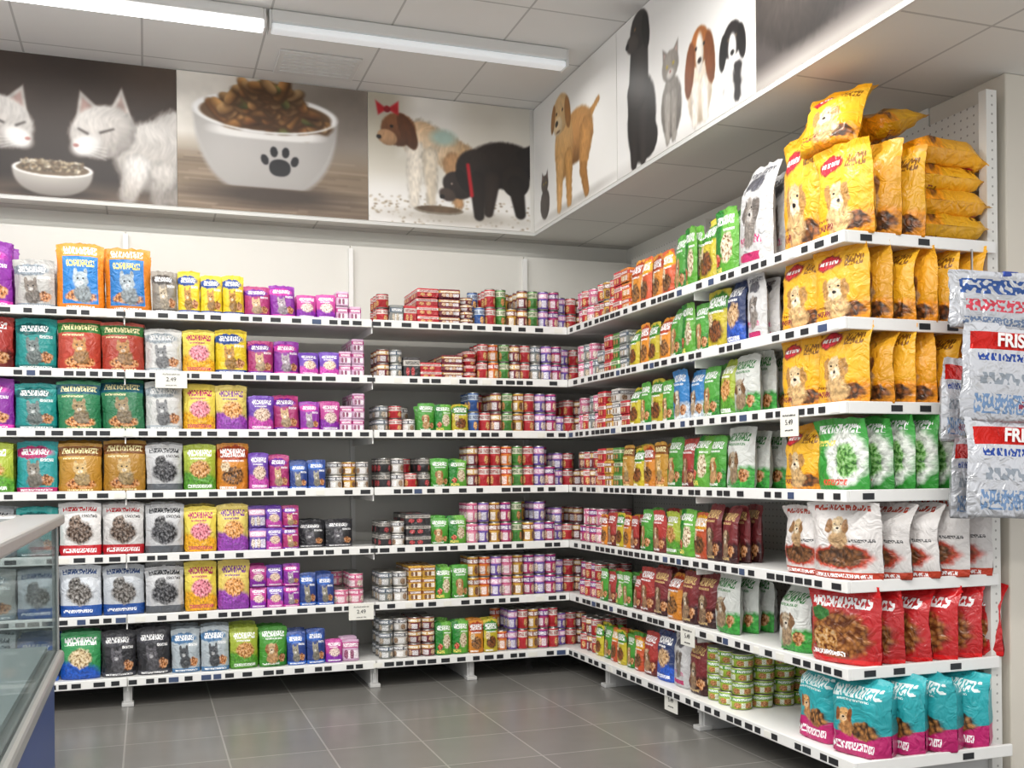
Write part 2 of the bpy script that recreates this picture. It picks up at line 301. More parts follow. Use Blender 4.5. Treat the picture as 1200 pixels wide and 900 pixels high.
def run(side,lvl,start,items,inset=.025):
    s=start;z0=LV[lvl-1]+.001
    for it in items:
        if isinstance(it,(int,float)): s+=it;continue
        des,kind,n,w,h=it[:5];o=it[5] if len(it)>5 else {}
        d=o.get('d',{'bag':min(w*.42,.1),'bbag':min(w*.5,.12),'pouch':w*.4,'can':w,'tray':w,'box':.16}[kind])
        rows=o.get('r',{'bag':3,'bbag':3,'pouch':3,'can':3,'tray':3,'box':2}[kind]);tiers=o.get('t',1);ins=o.get('i',inset)
        if isinstance(des,str): des=[des]
        for i in range(n):
            dn=des[i%len(des)]
            drop=random.random()
            for r in range(rows):
                for t in range(tiers):
                    if t==tiers-1 and t>0 and drop<.12 and r<2: continue
                    flex=kind in('bag','bbag','pouch')
                    jw=random.uniform(-.09,.09) if flex else random.uniform(-.5,.5) if kind!='box' else random.uniform(-.03,.03)
                    dep=ins+d/2+r*d*1.04+random.uniform(0,.015)
                    place(side,lvl,dn,kind,s+w*(i+.5),dep,z0+t*(h+.0015 if not flex else h*.97),w*(.99 if flex else 1),h*(random.uniform(.93,1.04) if flex else 1),d,jw,random.uniform(-.05,.01) if flex and tiers==1 else 0)
        s+=w*n
    return s
# ------------------------------------------------------------------ room shell
M_wall=noisy(newmat('wall_paint','#deddd5',.7),3,.02)
M_ceil=tilemat('ceiling_tiles','#e2e2e0','#dddddb','#b6b6b4',.62,.006,.8,amt=.02)
M_soff=tilemat('bulkhead_tiles','#dbd9d3','#d5d3cd','#b3b1ac',.6,.006,.8,off=(.2,.12),amt=.02)
M_floor=tilemat('floor_tiles','#72706c','#6c6a66','#8b8984',.42,.004,.25,off=(.1,.05))
boxes('floor',[(-5,-3,-.1,5,YW+.1,0)],M_floor)
boxes('ceiling',[(-5,-3,ZC,5,YW+.1,ZC+.1)],M_ceil)
boxes('wall_back',[(-5,YW,0,XW+.1,YW+.1,ZC)],M_wall)
boxes('wall_right',[(XW,3.62,0,XW+.1,YW,ZS)],M_wall)
M_col=noisy(newmat('column_paint','#d4cec1',.6),3,.03)
boxes('column',[(XW+.005,3.2,0,XW+.75,3.62,ZS)],M_col,bevel=.006)
M_bulk=noisy(newmat('bulkhead_face','#dfddd7',.6),3,.02)
def bulk(name,b):
    x0,y0,x1,y1=b
    o=boxes(name,[(x0,y0,ZS,x1,y1,ZC)],M_bulk);o.data.materials.append(M_soff);o.data.polygons[0].material_index=1;return o
bulk('bulkhead_back',(-5,YF,XW+.1,YW))
bulk('bulkhead_right',(XF,-3,5,YF))
M_edge=newmat('edge_profile','#cfcfcb',.4)
boxes('trim_1',[(-5,YF-.012,ZS-.006,XF-.012,YF,ZS+.014)],M_edge)
boxes('trim_2',[(XF-.012,-3,ZS-.006,XF,YF,ZS+.014)],M_edge)
boxes('baseboard_back',[(-5,YW-.012,0,XW,YW,.09)],newmat('baseboard','#8b8a86',.5))
# ------------------------------------------------------------------ shelving
M_sh=newmat('shelf_enamel','#e6e6e3',.4);M_perf=perfmat('perforated_steel_x','#dddcd6','X');M_perfY=perfmat('perforated_steel_y','#dddcd6','Y')
M_pan=noisy(newmat('back_panel_enamel','#dad9d2',.5),2,.02)
M_foot=newmat('shelf_foot','#c0c0be',.4);M_lab=newmat('price_label_dark','#1d1f23',.5);M_labw=newmat('price_card','#e4e3da',.6);M_laby=newmat('price_label_blue','#3a4a6a',.5)
gb=empty('store_shelving')
X0B=-1.45
ups=[X0B,-.10,1.21,2.36]
boxes('back_panel',[(a+.004,6.46,.1,b-.004,6.48,ZS-.12) for a,b in zip(ups[:-1],ups[1:])]+[(2.364,6.46,.1,XW-.03,6.48,ZS-.12)],M_pan,gb)
boxes('uprights',[(x-.013,6.43,0,x+.013,6.462,ZS-.14) for x in ups],M_sh,gb)
bl=[];rl=[]
for i,z in enumerate(LV):
    f=YB-(.02 if i==6 else 0)
    segs=[(X0B,-.103),(-.097,1.206),(1.214,XW-.04)]
    for a,b in segs:
        bl.append((a,f+.004,z-.028,b,6.42,z))
        rl.append((a,f-.012,z-.038,min(b,XR-.012),f+.004,z+.007))
boxes('shelf_boards',bl,M_sh,gb);boxes('price_rails',rl,M_sh,gb,.003)
br=[]
for i,z in enumerate(LV):
    for x in ups[1:3]: br.append((x-.003,YB+.01,z-.07,x+.003,6.42,z-.0))
boxes('shelf_brackets',br,M_sh,gb)
ft=[]
for x in ups[:3]+[1.21+.57]: ft+=[(x-.022,YB+.03,0,x+.022,6.42,.1),(x-.03,YB+.0,0,x+.03,YB+.07,.02),(x-.012,YB+.02,.02,x+.012,YB+.045,.12)]
boxes('feet',ft,M_foot,gb,.003)
ft=[]
gr=empty('store_shelving')
boxes('back_panel',[(3.12,YEND+.03,.1,3.135,YB+.6,ZS-.1)],M_perfY,gr)
uy=[YEND+.03,4.3,5.35]
boxes('uprights',[(3.07,y-.02,0,3.12,y+.02,ZS-.08) for y in uy],M_perf,gr)
bl=[];rl=[]
for i,z in enumerate(LV):
    f=XR-(.02 if i==6 else 0);e=YEND-(.06 if i==6 else 0)
    for a,b in((e,4.297),(4.303,YB-.014)):
        bl.append((f+.004,a+.004,z-.028,3.07,b,z));rl.append((f-.012,a-.012 if a==e else a,z-.038,f+.004,b,z+.007))
    rl.append((f+.004,e-.012,z-.038,3.09,e+.004,z+.007))
boxes('shelf_boards',bl,M_sh,gr);boxes('price_rails',rl,M_sh,gr,.003)
for y in(YEND+.05,4.3,5.35): ft+=[(XR+.03,y-.022,0,3.07,y+.022,.1),(XR,y-.03,0,XR+.07,y+.03,.02),(XR+.02,y-.012,.02,XR+.045,y+.012,.12)]
boxes('feet',ft,M_foot,gr,.003)
boxes('shelf_brackets',[(XR+.01,4.297,z-.07,3.07,4.303,z) for z in LV],M_sh,gr)
# labels
def labels(parent,side):
    A={0:[],1:[],2:[]}
    for i,z in enumerate(LV):
        off=.02 if i==6 else 0
        if side=='B': p,end=X0B+.04,XR-.07
        else: p,end=YEND+.02,YB-.08
        while p<end:
            w=random.choice([.04,.045,.05,.055])
            if random.random()<.93:
                k=0 if random.random()<.88 else (1 if random.random()<.6 else 2)
                dz=.0 if k==0 else .003
                zz0,zz1=z-.029-dz,z-.006
                A[k].append((p,YB-off-.0145,zz0,p+w,YB-off-.0125,zz1) if side=='B' else (XR-off-.0145,p,zz0,XR-off-.0125,p+w,zz1))
            p+=w+random.choice([.012,.02,.03,.045,.06])
    if side=='R':
        for i,z in enumerate(LV):
            x=XR+.06;yy=YEND-(.06 if i==6 else 0)
            while x<2.95:
                if random.random()<.5: A[0].append((x,yy-.0145,z-.029,x+.05,yy-.0125,z-.006))
                x+=.13
    for k,m in((0,M_lab),(1,M_labw),(2,M_laby)): boxes('price_labels',A[k],m,parent)
labels(gb,'B');labels(gr,'R')
def card(name,b,parent,side,txt='2.49'):
    boxes(name,[b],M_labw,parent)
    lines=[(.03,.55,0),(.012,.9,.028),(.010,.8,-.03)]
    c=((b[0]+b[3])/2,(b[1]+b[4])/2,(b[2]+b[5])/2)
    for j,(sz,_,dz) in enumerate(lines):
        cu=bpy.data.curves.new('card_text','FONT');cu.body=txt if j==0 else ('dry food adult cat' if j==1 else 'price per kilo');cu.size=sz;cu.align_x='CENTER';cu.align_y='CENTER';cu.extrude=.0004
        t=link(bpy.data.objects.new('card_text',cu),parent);cu.materials.append(M_lab)
        if side=='B': t.location=(c[0],b[1]-.001,c[2]+dz);t.rotation_euler=(math.pi/2,0,0)
        else: t.location=(b[0]-.001,c[1],c[2]+dz);t.rotation_euler=(math.pi/2,0,-math.pi/2)
f=YB-.018
for x,z,w,h in((.05,LV[1]-.085,.16,.09),(1.06,LV[5]-.085,.14,.09)): card('price_card',(x,f,z,x+w,f+.003,z+h),gb,'B')
f=XR-.018
for y,z,w,h in((3.45,LV[2]-.11,.12,.11),(4.28,LV[5]-.09,.13,.09),(4.45,LV[6]-.11,.13,.11)): card('price_card',(f,y,z,f+.003,y+w,z+h),gr,'R','5.49')
# ------------------------------------------------------------------ stock: back wall
run('B',1,-1.17,[('purple','bag',2,.27,.36),('silver','bag',1,.2,.27),('blueor','bag',2,.235,.36),('brownsil','bag',1,.13,.24),('ycat','bag',3,.115,.23),(['magenta','purple'],'bag',2,.14,.18),('pinkp','pouch',2,.11,.14),('sach','box',2,.07,.08,{'t':2})])
run('B',2,-1.17,[('redbag','bag',2,.27,.27),('teal','bag',1,.2,.26),('redgr','bag',2,.215,.27),('white','bag',1,.19,.25),(['ypink','ycat'],'bag',2,.17,.25),(['magenta','purple'],'bag',2,.14,.19),('violet','pouch',2,.11,.14),('sach','box',2,.07,.07,{'t':3})])
run('B',3,-1.17,[('purple','bag',2,.27,.27),('teal','bag',1,.2,.25),('greent','bag',2,.215,.27),('white','bag',1,.19,.26),(['ypink','ypurp'],'bag',2,.17,.25),(['violet','magenta'],'bag',2,.14,.2),(['purple','pinkp'],'pouch',2,.11,.17),('sach','box',2,.07,.07,{'t':3})])
run('B',4,-1.17,[('gryel','bag',2,.27,.27),('tealm','bag',1,.2,.26),('gold','bag',2,.215,.27),('rcgrey','bag',1,.19,.26),(['gryel','org'],'bag',2,.17,.25),(['violet','magenta'],'bag',2,.11,.2),('dkblue','pouch',2,.1,.16),.02,(['c_wh','c_gold'],'can',3,.075,.075,{'t':2})])
run('B',5,-1.17,[('rcgrey','bag',2,.27,.26),('teal','bag',1,.2,.25),('rcred','bag',2,.21,.27),('rcgrey','bag',1,.2,.27),(['ypink','ypurp'],'bag',2,.17,.26),(['c_vio','violet','magenta'],'pouch',3,.09,.125,{'t':2}),(['blackcat'],'pouch',2,.16,.16,{'i':.12}),])
run('B',6,-1.17,[('silver','bag',2,.27,.26),('rcblue','bag',1,.2,.25),('rcblue','bag',2,.21,.26),('rcgrey','bag',1,.2,.26),(['ypink','ypurp'],'bag',2,.17,.26),(['pinkp','violet','purple'],'pouch',3,.09,.12,{'t':2}),('dkblue','pouch',2,.095,.18),('c_pink','can',2,.085,.085,{'t':2})])
run('B',7,-1.17,[('rcgrey','bag',2,.27,.26),('dkblue','bag',1,.2,.24),('grblue','bag',1,.2,.25),('blackcat','bag',2,.175,.25),('silblue','bag',2,.15,.24),(['gryel','grn'],'bag',2,.155,.23),('dkblue','pouch',2,.105,.19),(['pinkp','sach'],'pouch',2,.095,.13)])
C={1:[('c_red','can',1,.075,.08,{'t':2}),(['c_gr','c_red'],'box',2,.08,.1,{'t':1}),(['c_red','c_mar'],'box',2,.13,.05,{'t':4}),(['c_mar','c_grn'],'tray',1,.09,.04,{'t':4}),(['c_blue','c_red','c_grn','c_gold','c_mar','c_grn','c_vio','c_mag'],'can',8,.067,.11,{'t':2})],
2:[(['c_mar','c_gr'],'can',2,.075,.08,{'t':2}),(['c_blk','c_wh'],'box',1,.1,.12),(['c_red','c_mar'],'box',2,.13,.045,{'t':3}),(['c_red'],'tray',1,.09,.04,{'t':4}),(['c_red','c_org','c_grn','c_mar','c_red','c_gr','c_vio','c_mag'],'can',8,.067,.105,{'t':2})],
3:[(['c_gr','c_red','c_wh'],'can',3,.08,.075,{'t':2,'i':.08}),(['grn','grn2','ygrn'],'pouch',3,.1,.16),(['c_blue','c_red','c_mar','c_grn','c_gold','c_red','c_vio','c_mag'],'can',8,.07,.115,{'t':2})],
4:[(['c_blk','c_wh','c_red'],'can',4,.078,.085,{'t':2}),(['grn','grn2'],'pouch',2,.11,.17),(['c_mar','c_red','c_red','c_org','c_grn','c_red','c_vio','c_mag'],'can',8,.07,.12,{'t':2})],
5:[(['c_blk','c_wh'],'can',2,.078,.07,{'t':2}),(['c_blk','c_wh'],'box',1,.15,.06,{'t':3}),(['grn','grn2'],'pouch',2,.11,.16),(['c_pink','c_vio','c_gold','c_mag','c_grn','c_gold','c_vio','c_mag'],'can',8,.07,.12,{'t':2})],
6:[(['c_gr','c_wh'],'can',2,.085,.085,{'t':2}),('c_gold','box',2,.08,.065,{'t':3}),(['grn2','grn'],'pouch',2,.1,.19),(['c_gold','c_org','c_vio','c_pink','c_gold','c_mag','c_vio','c_mag'],'can',8,.07,.12,{'t':2})],
7:[(['c_gr','c_wh'],'can',2,.085,.075,{'t':3}),('c_mar','can',2,.08,.075,{'t':3}),('grn2','pouch',2,.1,.2),(['org','ygrn'],'pouch',2,.09,.2),(['c_org','c_vio','c_red','c_gold','c_mag','c_red'],'can',6,.065,.12,{'t':2})]}
for l,it in C.items(): run('B',l,1.245,it+[(['c_vio','c_red','c_mar','c_gold'],'can',3,.07,.1,{'t':2,'i':.08})])
# ------------------------------------------------------------------ stock: right wall  (s from the inner corner)
small=lambda a,n,h=.085:(a,'can',n,.075,h,{'t':2,'r':3})
smb=lambda a,n,h=.07:(a,'box',n,.1,h,{'t':3})
run('R',1,.04,[small(['c_pink','c_red'],4,.1),small(['c_red','c_gold'],3,.1),smb(['c_red','c_org'],2,.075),(['org','orgred'],'bag',4,.12,.25),(['grn','grn2'],'bag',2,.11,.29),(['ygrn','grn2'],'bag',2,.17,.32),('whpink','bag',1,.26,.44)])
run('R',2,.04,[small(['c_pink','c_gr'],4,.1),smb(['c_gr','c_red','c_grn'],4),(['ygrn','org'],'bag',4,.115,.22),(['grn','grn2'],'bag',3,.12,.25),(['ygrn','grn'],'bag',1,.17,.27),(['dkblue2','whpink'],'bag',2,.15,.28)])
run('R',3,.04,[small(['c_pink','c_red','c_gr'],4,.1),smb(['c_red','c_gold','c_wh'],4),(['ygrn','grn'],'bag',4,.12,.22),('bluewh','bag',2,.15,.25),(['grn','gryel'],'bag',2,.13,.25),('whgr','bag',1,.19,.27)])
run('R',4,.04,[small(['c_mar','c_red'],4,.1),smb(['c_red','c_gold','c_grn'],3),(['gold','ygrn','org'],'bag',4,.125,.22),(['grn','redbag','grn2'],'bag',4,.14,.24),('whgr','bag',1,.2,.27)])
run('R',5,.04,[small(['c_mag','c_pink'],4,.1),(['org','redbag','ygrn'],'pouch',5,.1,.18),(['grn','redbag','gryel'],'bag',3,.14,.22),(['grn2','orgred'],'bag',2,.14,.22),('dred','bag',2,.13,.25)])
run('R',6,.04,[small(['c_mag','c_red'],4,.1),(['grn','redbag','grn2'],'pouch',5,.1,.18),(['redbag','dred','org'],'bag',3,.15,.23),('dred','bag',2,.15,.25),('whgr','bag',1,.2,.27)])
run('R',7,.04,[small(['c_red','c_mar'],3,.1),(['ygrn','grn','orgred'],'pouch',6,.1,.18),('redbag','bag',1,.15,.22),(['dkblue2','whpink'],'bag',2,.17,.26),('dred','bag',1,.17,.25),('c_ygr','can',3,.1,.06,{'t':4,'r':4})])
def column(lvl,des,s,w,h,d,n,yaw=0,kind='bag',name=None,start=.03,tilt=0,z=0,jit=.07):
    for i in range(n):
        dd=des if isinstance(des,str) else des[i%len(des)]
        place('R',lvl,dd,kind,s+random.uniform(-.012,.012),start+d/2+i*d*.98,LV[lvl-1]+.001+z,w,h*random.uniform(.95,1.05),d,yaw+random.uniform(-jit,jit),tilt,name)
# level 1 yellow bags
N_='dog_food_bags'
column(1,'yellow',2.28,.27,.46,.13,3,0,name=N_)
column(1,['yellow','yellow2'],2.52,.27,.37,.12,3,.2,name=N_)
for t in range(4):   # flat stack of full bags
    Mx=Matrix.Translation((XR+.37+random.uniform(-.012,.012),YB-2.49+random.uniform(-.02,.02),LV[0]+.054+t*.098))@Matrix.Rotation(-math.pi/2+random.uniform(-.06,.06),4,'Z')@Matrix.Rotation(-math.pi/2,4,'X')
    batch(('R',1,'bag',N_),N_).add(tmpl('bbag',.3,.31,.108,t),'yellow2' if t%2 else 'yellow',Mx)
for j,(dx,dy,dz,a,yw) in enumerate(((.07,2.44,.36,.35,.3),(.10,2.34,.44,.75,-.1),(.24,2.42,.45,1.25,.2))):
    Mx=Matrix.Translation((XR+dx,YB-dy,LV[0]+dz))@Matrix.Rotation(-math.pi/2+yw,4,'Z')@Matrix.Rotation(-a,4,'X')
    batch(('R',1,'bag',N_),N_).add(tmpl('bag',.27,.26,.12,j),'yellow',Mx)
for l in(2,3):
    column(l,'yellow',2.27,.27,.295,.105,5,0,name=N_)
    column(l,['yellow','yellow2'],2.51,.27,.295,.105,6,.15,name=N_)
column(4,'yellow',2.27,.25,.27,.1,5,0,name=N_)
column(4,'grnwh',2.51,.27,.28,.105,6,.14,name=N_)
column(5,'rck',2.27,.27,.285,.12,5,.05,name=N_)
column(5,'rck',2.52,.3,.295,.13,5,.32,name=N_)
column(6,'whgr',2.2,.2,.27,.1,5,0,name='dry_food_bags')
column(6,'redkib',2.50,.31,.29,.12,6,.28,name='dry_food_bags')
column(7,'tealpink',2.35,.21,.27,.14,4,0,kind='bbag',name='dry_food_bags')
column(7,'tealpink',2.59,.24,.28,.15,4,.25,kind='bbag',name='dry_food_bags')
for k,b in BT.items(): b.build()
# ------------------------------------------------------------------ hanging foil sachet strips
hs=empty('hanging_treat_packs')
hb=Batch('foil_packs');M_whiteT=newmat('pack_lettering','#f5f5f3',.5)
def hang(x,y,tops,w,yaw,sway,head):
    for i,(za,zb) in enumerate(tops):
        h=za-zb
        M_=Matrix.Translation((x+sway*i,y-.012*i,zb))@Matrix.Rotation(yaw+random.uniform(-.05,.05),4,'Z')@Matrix.Rotation(.05,4,'Y')
        isH=head and i==0
        hb.add(T_bag(w,h*1.02,.055,False,False,40+i),'foilhead' if isH else 'foil',M_)
        if not isH and w>.3:
            cu=bpy.data.curves.new('pack_lettering','FONT');cu.body='FRISKY';cu.size=.066;cu.align_x='CENTER';cu.align_y='CENTER';cu.extrude=.0006;cu.offset=.002
            cu.materials.append(M_whiteT)
            t=link(bpy.data.objects.new('lettering',cu),hs);t.matrix_world=M_@Matrix.Translation((0,-.027,h*.845))@Matrix.Rotation(math.pi/2,4,'X')
hang(2.95,2.98,[(1.905,1.70),(1.71,1.365),(1.37,1.02)],.47,-.12,.015,True)
hang(2.785,3.07,[(1.60,1.30),(1.31,1.02)],.17,.3,.03,False)
hb.build(hs)
M_hook=newmat('hook_plastic','#1f3f98',.35);M_wire=newmat('hook_wire','#b8b8b8',.3,.9)
boxes('hook',[(2.93,2.965,1.895,3.0,2.985,1.915)],M_hook,hs,.006)
boxes('hook_wire',[(2.962,2.975,1.905,2.968,3.163,1.911),(2.962,3.157,1.905,2.968,3.163,2.035)],M_wire,hs)
# ------------------------------------------------------------------ freezer (left foreground)
fz=empty('display_freezer')
M_st=noisy(newmat('brushed_steel','#a3a4a2',.38,.5),20,.05);M_blue=newmat('freezer_blue','#24417c',.4);M_int=newmat('freezer_liner','#a8acac',.4)
gm=bpy.data.materials.new('freezer_glass');gm.use_nodes=True;nt=gm.node_tree;nt.nodes.clear()
o=nt.nodes.new('ShaderNodeOutputMaterial');mx=nt.nodes.new('ShaderNodeMixShader');tr=nt.nodes.new('ShaderNodeBsdfTransparent');gl=nt.nodes.new('ShaderNodeBsdfGlossy')
tr.inputs[0].default_value=(.82,.86,.86,1);gl.inputs['Roughness'].default_value=.05;mx.inputs[0].default_value=.12
nt.links.new(tr.outputs[0],mx.inputs[1]);nt.links.new(gl.outputs[0],mx.inputs[2]);nt.links.new(mx.outputs[0],o.inputs[0])
FX=-.27;FY=3.9;FB=1.0;FL=-1.4
boxes('base',[(FL,FB,.08,FX-.03,FY-.03,.56)],M_blue,fz,.01)
boxes('plinth',[(FL+.03,FB+.03,0,FX-.07,FY-.07,.08)],newmat('plinth','#2a2a2c',.6),fz)
boxes('lower_rail',[(FL,FB,.56,FX,FY,.61)],M_st,fz,.012)
boxes('rim',[(FX-.13,FB,1.04,FX+.005,FY,1.075),(FL,FY-.13,1.04,FX-.13,FY,1.075),(FL,FB,1.04,FX-.13,FB+.1,1.075)],M_st,fz,.008)
boxes('corner_posts',[(FX-.035,FY-.03,.61,FX-.015,FY-.01,1.04)],M_st,fz)
boxes('glass_side',[(FX-.028,FB,.61,FX-.020,FY-.03,1.04)],gm,fz)
boxes('glass_end',[(FL,FY-.026,.61,FX-.035,FY-.018,1.04)],gm,fz)
boxes('sliding_lid',[(FL,FB+.1,1.05,FX-.13,FY-.13,1.056)],gm,fz)
boxes('liner',[(FL,FB,.612,FX-.05,FY-.05,.63)],M_int,fz)
boxes('baskets',[(FL,y,.63,FX-.06,y+.01,.8) for y in(1.8,2.5)],M_int,fz)
# ------------------------------------------------------------------ ceiling fixtures
def emis(name,col,st):
    m=bpy.data.materials.new(name);m.use_nodes=True;b=m.node_tree.nodes['Principled BSDF']
    b.inputs['Base Color'].default_value=lin(col);b.inputs['Emission Color'].default_value=lin(col);b.inputs['Emission Strength'].default_value=st;return m
E1=emis('tube_bright','#ffffff',5);E2=emis('tube_soft','#e9edf0',.3);M_hs=newmat('fixture_housing','#d8d8d6',.4)
def fixture(x0,x1,y,em):
    e=empty('fluorescent_light')
    boxes('housing',[(x0,y-.055,3.50,x1,y+.055,3.558)],M_hs,e,.006)
    boxes('end_caps',[(x0-.012,y-.05,3.46,x0,y+.05,3.557),(x1,y-.05,3.46,x1+.012,y+.05,3.557)],M_hs,e,.003)
    boxes('diffuser',[(x0,y-.04,3.462,x1,y+.04,3.498)],em,e,.012)
fixture(-1.0,.58,5.42,E1);fixture(.62,2.23,5.42,E2);fixture(-2.7,-1.05,5.42,E1)
for yy in(3.4,1.4,-.6):
    for x0 in(-2.7,-1.0,.62): fixture(x0,x0+1.6,yy,E1)
vt=empty('ceiling_vent')
boxes('frame',[(.72,5.86,ZC-.012,1.18,6.2,ZC-.001)],M_hs,vt,.004)
boxes('louvres',[(.75,5.89+k*.05,ZC-.018,1.15,5.91+k*.05,ZC-.012) for k in range(6)],M_hs,vt)
def area(x,y,z,sx,sy,p):
    l=bpy.data.lights.new('ceiling_light','AREA');l.shape='RECTANGLE';l.size=sx;l.size_y=sy;l.energy=p;l.color=(1,.975,.94)
    o=bpy.data.objects.new('ceiling_light',l);o.location=(x,y,z);link(o)
for yy in(3.4,1.4,-.6):
    for x in(-1.9,-.2,1.42): area(x,yy,3.44,1.5,.15,41)
area(-.2,5.42,3.44,1.5,.1,16);area(1.42,5.42,3.44,1.5,.1,6)
w=bpy.data.worlds.new('World');sc.world=w;w.use_nodes=True
w.node_tree.nodes['Background'].inputs[0].default_value=(.98,.98,1,1);w.node_tree.nodes['Background'].inputs[1].default_value=1.05
# ------------------------------------------------------------------ posters (vertex painted print on thin boards)
GR=[np.random.default_rng(50+i).random((128,128)) for i in range(4)]
def vn(x,y,s=0):
    g=GR[s];x0=np.floor(x).astype(int);y0=np.floor(y).astype(int);fx=x-x0;fy=y-y0;fx=fx*fx*(3-2*fx);fy=fy*fy*(3-2*fy)
    a=g[y0%128,x0%128];b=g[y0%128,(x0+1)%128];c=g[(y0+1)%128,x0%128];d=g[(y0+1)%128,(x0+1)%128]
    return a*(1-fx)*(1-fy)+b*fx*(1-fy)+c*(1-fx)*fy+d*fx*fy
class Cv:
    def __init__(s,w,h,bg,res=.0042):
        s.w,s.h=w,h;s.nx=int(w/res);s.ny=int(h/res);s.A=w/h
        s.X,s.Y=np.meshgrid(np.linspace(0,s.A,s.nx),np.linspace(0,1,s.ny));s.c=np.zeros((s.ny,s.nx,3));s.c[:]=s.rgb(bg)
        s.n1=vn(s.X*7,s.Y*7,0);s.n2=vn(s.X*26,s.Y*26,1);s.clip=None
    def rgb(s,h): h=h.lstrip('#');return np.array([int(h[i:i+2],16)/255 for i in(0,2,4)])
    def put(s,m,col,f,c2=None,g=None):
        if s.clip is not None: m=m*s.clip
        base=np.ones_like(s.c)*s.rgb(col)
        if c2 is not None: base=base*(1-g[...,None])+s.rgb(c2)*g[...,None]
        s.c=s.c*(1-m[...,None])+np.clip(base*f[...,None],0,1)*m[...,None]
    def ell(s,cx,cy,rx,ry,col,rot=0,soft=.06,tex=.1,c2=None,fur=0,sh=.3,pw=2):
        a=math.radians(rot);dx=s.X-cx;dy=s.Y-cy;x=dx*math.cos(a)+dy*math.sin(a);y=-dx*math.sin(a)+dy*math.cos(a)
        q=(np.abs(x/rx)**pw+np.abs(y/ry)**pw)**(1/pw)
        f=1-sh*.35*q**2-sh*.3*(y/ry)-sh*.12*(x/rx)+tex*(s.n1-.5)*.8+tex*(s.n2-.5)*.3
        if fur:
            # hair strands combed down and outwards, sampled in poster space
            wx=s.X*34+s.n1*5;wy=s.Y*34
            st=vn(wx*1.9+wy*.5+(x/rx)*3,wy*.55-(x/rx)*2,2)*.55+vn(wx*3.6,wy*1.1+7,3)*.45
            q=q+fur*(st-.5)*1.2;f=f+(st-.5)*.22;soft=max(soft,.12)
        m=np.clip((1-q)/soft+.5,0,1);g=np.clip((y/ry+1)/2,0,1);s.put(m,col,f,c2,g)
    def cap(s,x0,y0,r0,x1,y1,r1,col,soft=.016,tex=.1,fur=0,c2=None,sh=.3):
        vx,vy=x1-x0,y1-y0;L=math.hypot(vx,vy)+1e-9;t=np.clip(((s.X-x0)*vx+(s.Y-y0)*vy)/(L*L),0,1)
        px=s.X-x0-t*vx;py=s.Y-y0-t*vy;r=r0+(r1-r0)*t;d=np.hypot(px,py)
        st=vn(s.X*90+s.n1*4,s.Y*34,3)
        f=1-sh*.5*(d/r)**2+tex*(s.n1-.5)+(st-.5)*.18*(fur>0)
        s.put(np.clip(-(d-r+fur*.04*(st-.5))/soft+.5,0,1),col,f,c2,t)
    def rect(s,x0,y0,x1,y1,col,soft=.01,tex=.05,c2=None,hor=False):
        d=np.maximum(np.maximum(x0-s.X,s.X-x1),np.maximum(y0-s.Y,s.Y-y1));g=np.clip((s.X-x0)/(x1-x0) if hor else (s.Y-y0)/(y1-y0),0,1)
        s.put(np.clip(-d/soft+.5,0,1),col,1+tex*(s.n1-.5),c2,g)
    def ear(s,x0,y0,x1,y1,x2,y2,col,inner=None,soft=.014):
        def mk(p):
            (ax,ay),(bx,by),(cx,cy)=p;m=np.ones_like(s.X)*9
            ar=np.sign((bx-ax)*(cy-ay)-(by-ay)*(cx-ax))
            for (px,py),(qx,qy) in((p[0],p[1]),(p[1],p[2]),(p[2],p[0])):
                l=math.hypot(qx-px,qy-py);m=np.minimum(m,ar*((qx-px)*(s.Y-py)-(qy-py)*(s.X-px))/l)
            return np.clip(m/soft+.5,0,1)
        s.put(mk([(x0,y0),(x1,y1),(x2,y2)]),col,1+.2*(s.n2-.5))
        if inner:
            mx_,my_=(x0+x1+x2)/3,(y0+y1+y2)/3;k=.55
            s.put(mk([(mx_+(a-mx_)*k,my_+(b-my_)*k) for a,b in((x0,y0),(x1,y1),(x2,y2))]),inner,1+.2*(s.n2-.5))
    def blur(s,k=1):
        for _ in range(k):
            c=np.pad(s.c,((1,1),(1,1),(0,0)),'edge');s.c=(c[:-2,1:-1]+c[2:,1:-1]+c[1:-1,:-2]+c[1:-1,2:]+2*c[1:-1,1:-1])/6
M_pr=newmat('poster_print','#ffffff',.45)
at=M_pr.node_tree.nodes.new('ShaderNodeAttribute');at.attribute_name='Col';M_pr.node_tree.links.new(at.outputs['Color'],M_pr.node_tree.nodes['Principled BSDF'].inputs['Base Color'])
M_pe=newmat('poster_board_edge','#d9d7d1',.6)
